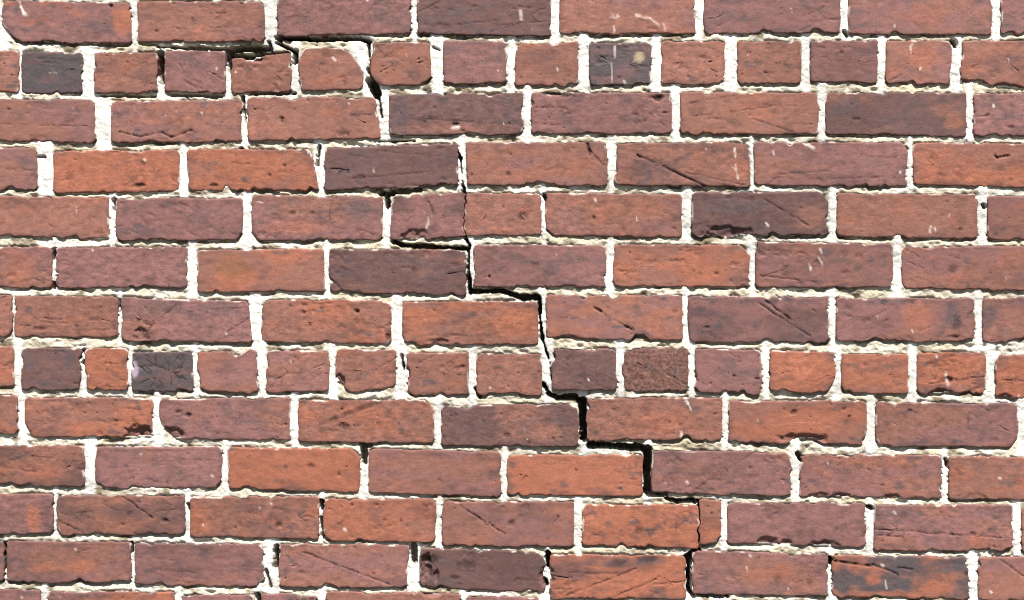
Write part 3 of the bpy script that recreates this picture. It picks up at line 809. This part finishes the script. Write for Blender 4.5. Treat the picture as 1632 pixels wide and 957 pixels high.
def build_mortar(xa, xb, ya, yb, step, hole=None, detail=True):
    xs = np.arange(xa, xb + step * .5, step); ys = np.arange(ya, yb + step * .5, step)
    GX, GY = np.meshgrid(xs, ys)
    H, W = GX.shape
    mask = np.zeros((H, W), bool)
    for P, fine in polys:
        x0, x1, y0, y1 = P[:, 0].min(), P[:, 0].max(), P[:, 1].min(), P[:, 1].max()
        if x1 < xa or x0 > xb or y1 < ya or y0 > yb:
            continue
        i0, i1 = max(0, int((x0 - xa) / step) - 1), min(W, int((x1 - xa) / step) + 3)
        j0, j1 = max(0, int((y0 - ya) / step) - 1), min(H, int((y1 - ya) / step) + 3)
        gx, gy = GX[j0:j1, i0:i1], ys[j0:j1]
        cnt = np.zeros(gx.shape, int)
        Q = P[::2] if fine else P
        Qn = np.roll(Q, -1, 0)
        for (ax, ay), (bx, by) in zip(Q, Qn):
            if ay == by:
                continue
            rows = (ay > gy) != (by > gy)
            if rows.any():
                xi = ax + (gy[rows] - ay) / (by - ay) * (bx - ax)
                cnt[rows] += gx[rows] < xi[:, None]
        mask[j0:j1, i0:i1] |= (cnt % 2).astype(bool)
    big = 400.0
    def scan(rng_, get, setv, n):
        d = np.full(n, big)
        return d
    du = np.zeros((H, W)); dd = np.zeros((H, W)); dl = np.zeros((H, W)); dr = np.zeros((H, W))
    d = np.full(W, big)
    for j in range(H):
        d = np.where(mask[j], 0, d + step); du[j] = d
    d = np.full(W, big)
    for j in range(H - 1, -1, -1):
        d = np.where(mask[j], 0, d + step); dd[j] = d
    d = np.full(H, big)
    for i in range(W):
        d = np.where(mask[:, i], 0, d + step); dl[:, i] = d
    d = np.full(H, big)
    for i in range(W - 1, -1, -1):
        d = np.where(mask[:, i], 0, d + step); dr[:, i] = d
    g = du + dd
    t = np.clip(du / np.maximum(g, 1), 0, 1)
    bed = g < 32
    lowf = vn(GX / 140, GY / 25, 5)                     # how well the bed is filled along its run
    topd = 10.0 + 3.0 * lowf + 2.0 * vn(GX / 35, GY / 20, 6)
    botd = 2.2 + 1.5 * vn(GX / 80, GY / 30, 7) + 1.2 * vn(GX / 18, GY / 12, 8)
    rake = 3.5 + 1.8 * vn(GX / 60, GY / 25, 25) + 1.0 * vn(GX / 15, GY / 25, 26) + 1.2 * lowf
    rake = np.minimum(rake, g * .6) * sstep(-.75, -.35, vn(GX / 45, GY / 20, 27)) - .5
    depth_bed = botd + (np.maximum(topd, botd) - botd) * sstep(rake + 1.4, rake - 1.2, du) + 1.2 * sstep(.9, .3, t)
    depth_head = 2.6 + 1.4 * vn(GX / 40, GY / 45, 9) + .8 * vn(GX / 14, GY / 16, 10)
    ed = np.minimum(dl, dr)
    depth_head = depth_head + 1.3 * sstep(3.5, 0, ed)
    depth = np.where(bed, depth_bed, depth_head)
    w = np.where(mask, 0.0, 1.0)
    r = max(1, int(round(2.2 / step)))
    depth = blur(depth, w, 1, 1)
    bedf = blur(bed.astype(float), w, max(1, int(3 / step)), 2)
    if detail:
        depth = depth + (1.4 * vn(GX / 9, GY / 6, 11) + 1.0 * vn(GX / 4.3, GY / 3.6, 12)) * (.38 + .62 * bedf) + .4 * vn(GX / 2.2, GY / 2.2, 13)
        # crumbs lost and ledges left standing
        ledge = sstep(.72, .92, t) * sstep(.05, .45, vn(GX / 46, GY / 22, 24)) * 4.0 * bed
        depth = depth + ledge
        crumb = np.clip(vn(GX / 13, GY / 8, 14) - .5, 0, 1) * 9 * bedf
        depth = depth + crumb
        for (x, y, rx, ry, hgt) in MOUNDS:
            if hgt:
                dm = np.sqrt(((GX - x) / rx) ** 2 + ((GY - y) / ry) ** 2)
                depth = depth - hgt * sstep(1.1, .3, dm)
    depth = np.maximum(depth, .3)
    # --- colour
    white = np.array((.635, .61, .555)); cream = np.array((.40, .34, .225)); sand = np.array((.20, .165, .115))
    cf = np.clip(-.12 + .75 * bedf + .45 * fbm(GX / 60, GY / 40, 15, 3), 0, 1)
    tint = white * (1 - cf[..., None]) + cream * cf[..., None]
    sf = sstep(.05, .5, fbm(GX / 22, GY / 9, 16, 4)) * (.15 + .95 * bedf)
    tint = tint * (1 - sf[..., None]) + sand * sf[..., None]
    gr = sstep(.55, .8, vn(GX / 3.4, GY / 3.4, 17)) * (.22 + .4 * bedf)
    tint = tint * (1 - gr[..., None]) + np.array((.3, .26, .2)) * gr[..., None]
    if detail:
        for (x1, y1, x2, y2, wd, dep) in VOIDS:
            if not dep:
                continue
            pad = wd + 6
            i0, i1 = int((min(x1, x2) - pad - xa) / step), int((max(x1, x2) + pad - xa) / step)
            j0, j1 = int((min(y1, y2) - pad - ya) / step), int((max(y1, y2) + pad - ya) / step)
            i0, j0 = max(i0, 0), max(j0, 0)
            sl = (slice(j0, j1), slice(i0, i1))
            gx, gy = GX[sl], GY[sl]
            ex, ey = x2 - x1, y2 - y1
            tt = np.clip(((gx - x1) * ex + (gy - y1) * ey) / (ex * ex + ey * ey + 1e-6), 0, 1)
            dv = np.hypot(gx - x1 - tt * ex, gy - y1 - tt * ey) + 1.2 * vn(gx / 11, gy / 11, 18) + .9 * vn(gx / 4, gy / 4, 19)
            wv = sstep(wd * .5 + .9, wd * .5 - .7, dv)
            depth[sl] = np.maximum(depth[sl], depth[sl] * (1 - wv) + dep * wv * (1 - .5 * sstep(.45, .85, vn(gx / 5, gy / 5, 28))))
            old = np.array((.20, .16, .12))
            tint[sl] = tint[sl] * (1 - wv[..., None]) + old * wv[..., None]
    tint = tint * (1 - .18 * sstep(-.1, .5, fbm(GX / 260, GY / 170, 400, 3)))[..., None]
    keep = ~mask
    for _ in range(max(2, int(round(3.5 / step)))):    # run the mortar on a little behind the brick edges
        k2 = keep.copy()
        k2[1:] |= keep[:-1]; k2[:-1] |= keep[1:]; k2[:, 1:] |= keep[:, :-1]; k2[:, :-1] |= keep[:, 1:]
        keep = k2
    cell = keep[:-1, :-1] & keep[1:, :-1] & keep[:-1, 1:] & keep[1:, 1:]
    if hole:
        cx, cy = GX[:-1, :-1] + step / 2, GY[:-1, :-1] + step / 2
        cell &= ~((cx > hole[0]) & (cx < hole[1]) & (cy > hole[2]) & (cy < hole[3]))
    depth = np.where(mask, np.maximum(depth, 4.0), depth)
    jj, ii = np.nonzero(cell)
    a = jj * W + ii
    quads = np.stack([a, a + W, a + W + 1, a + 1], 1)
    used = np.unique(quads)
    remap = np.zeros(H * W, np.int64); remap[used] = np.arange(len(used))
    wx, wz = wall_xz(GX.ravel()[used], GY.ravel()[used])
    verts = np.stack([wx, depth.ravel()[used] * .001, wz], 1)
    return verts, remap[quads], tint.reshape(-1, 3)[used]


IN = (-32.0, 1664.0, -32.0, 992.0)
v1, q1, t1 = build_mortar(IN[0], IN[1], IN[2], IN[3], 1.6)
v2, q2, t2 = build_mortar(X0, X1, course_y(Y0C, 0, 0), course_y(Y1C, 0, 1), 6.0, (IN[0] + 3, IN[1] - 3, IN[2] + 3, IN[3] - 3), False)
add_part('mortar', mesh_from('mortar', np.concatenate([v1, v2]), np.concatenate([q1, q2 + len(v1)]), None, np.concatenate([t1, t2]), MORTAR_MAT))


def box(name, a, b, mat):
    (xa, ya, za), (xb, yb, zb) = a, b
    v = np.array([(x, y, z) for x in (xa, xb) for y in (ya, yb) for z in (za, zb)])
    q = np.array([(0, 1, 3, 2), (4, 6, 7, 5), (0, 4, 5, 1), (2, 3, 7, 6), (0, 2, 6, 4), (1, 5, 7, 3)])
    me = mesh_from(name, v, q, None, None, mat)
    me.polygons.foreach_set('use_smooth', np.zeros(6, bool))
    return me


ax_, _ = wall_xz(X0, 0); bx_, _ = wall_xz(X1, 0)
_, zt = wall_xz(W_PX / 2, course_y(Y0C, W_PX / 2, 0))
add_part('wall_core', box('wall_core', (float(ax_) + .05, .103, -.1), (float(bx_) - .05, .33, float(zt) - .03), CORE_MAT))

# ------------------------------------------------------------------ ground in front of the wall
g = 150.0
n = 24
gx = np.linspace(-g, g, n); GXX, GYY = np.meshgrid(gx, gx)
gv = np.stack([GXX.ravel(), GYY.ravel(), np.zeros(n * n)], 1)
a = (np.arange(n - 1)[:, None] * n + np.arange(n - 1)[None, :]).ravel()
go = bpy.data.objects.new('ground', mesh_from('ground', gv, np.stack([a, a + 1, a + n + 1, a + n], 1), None, None, GROUND_MAT))
go['kind'] = 'structure'
col.objects.link(go)
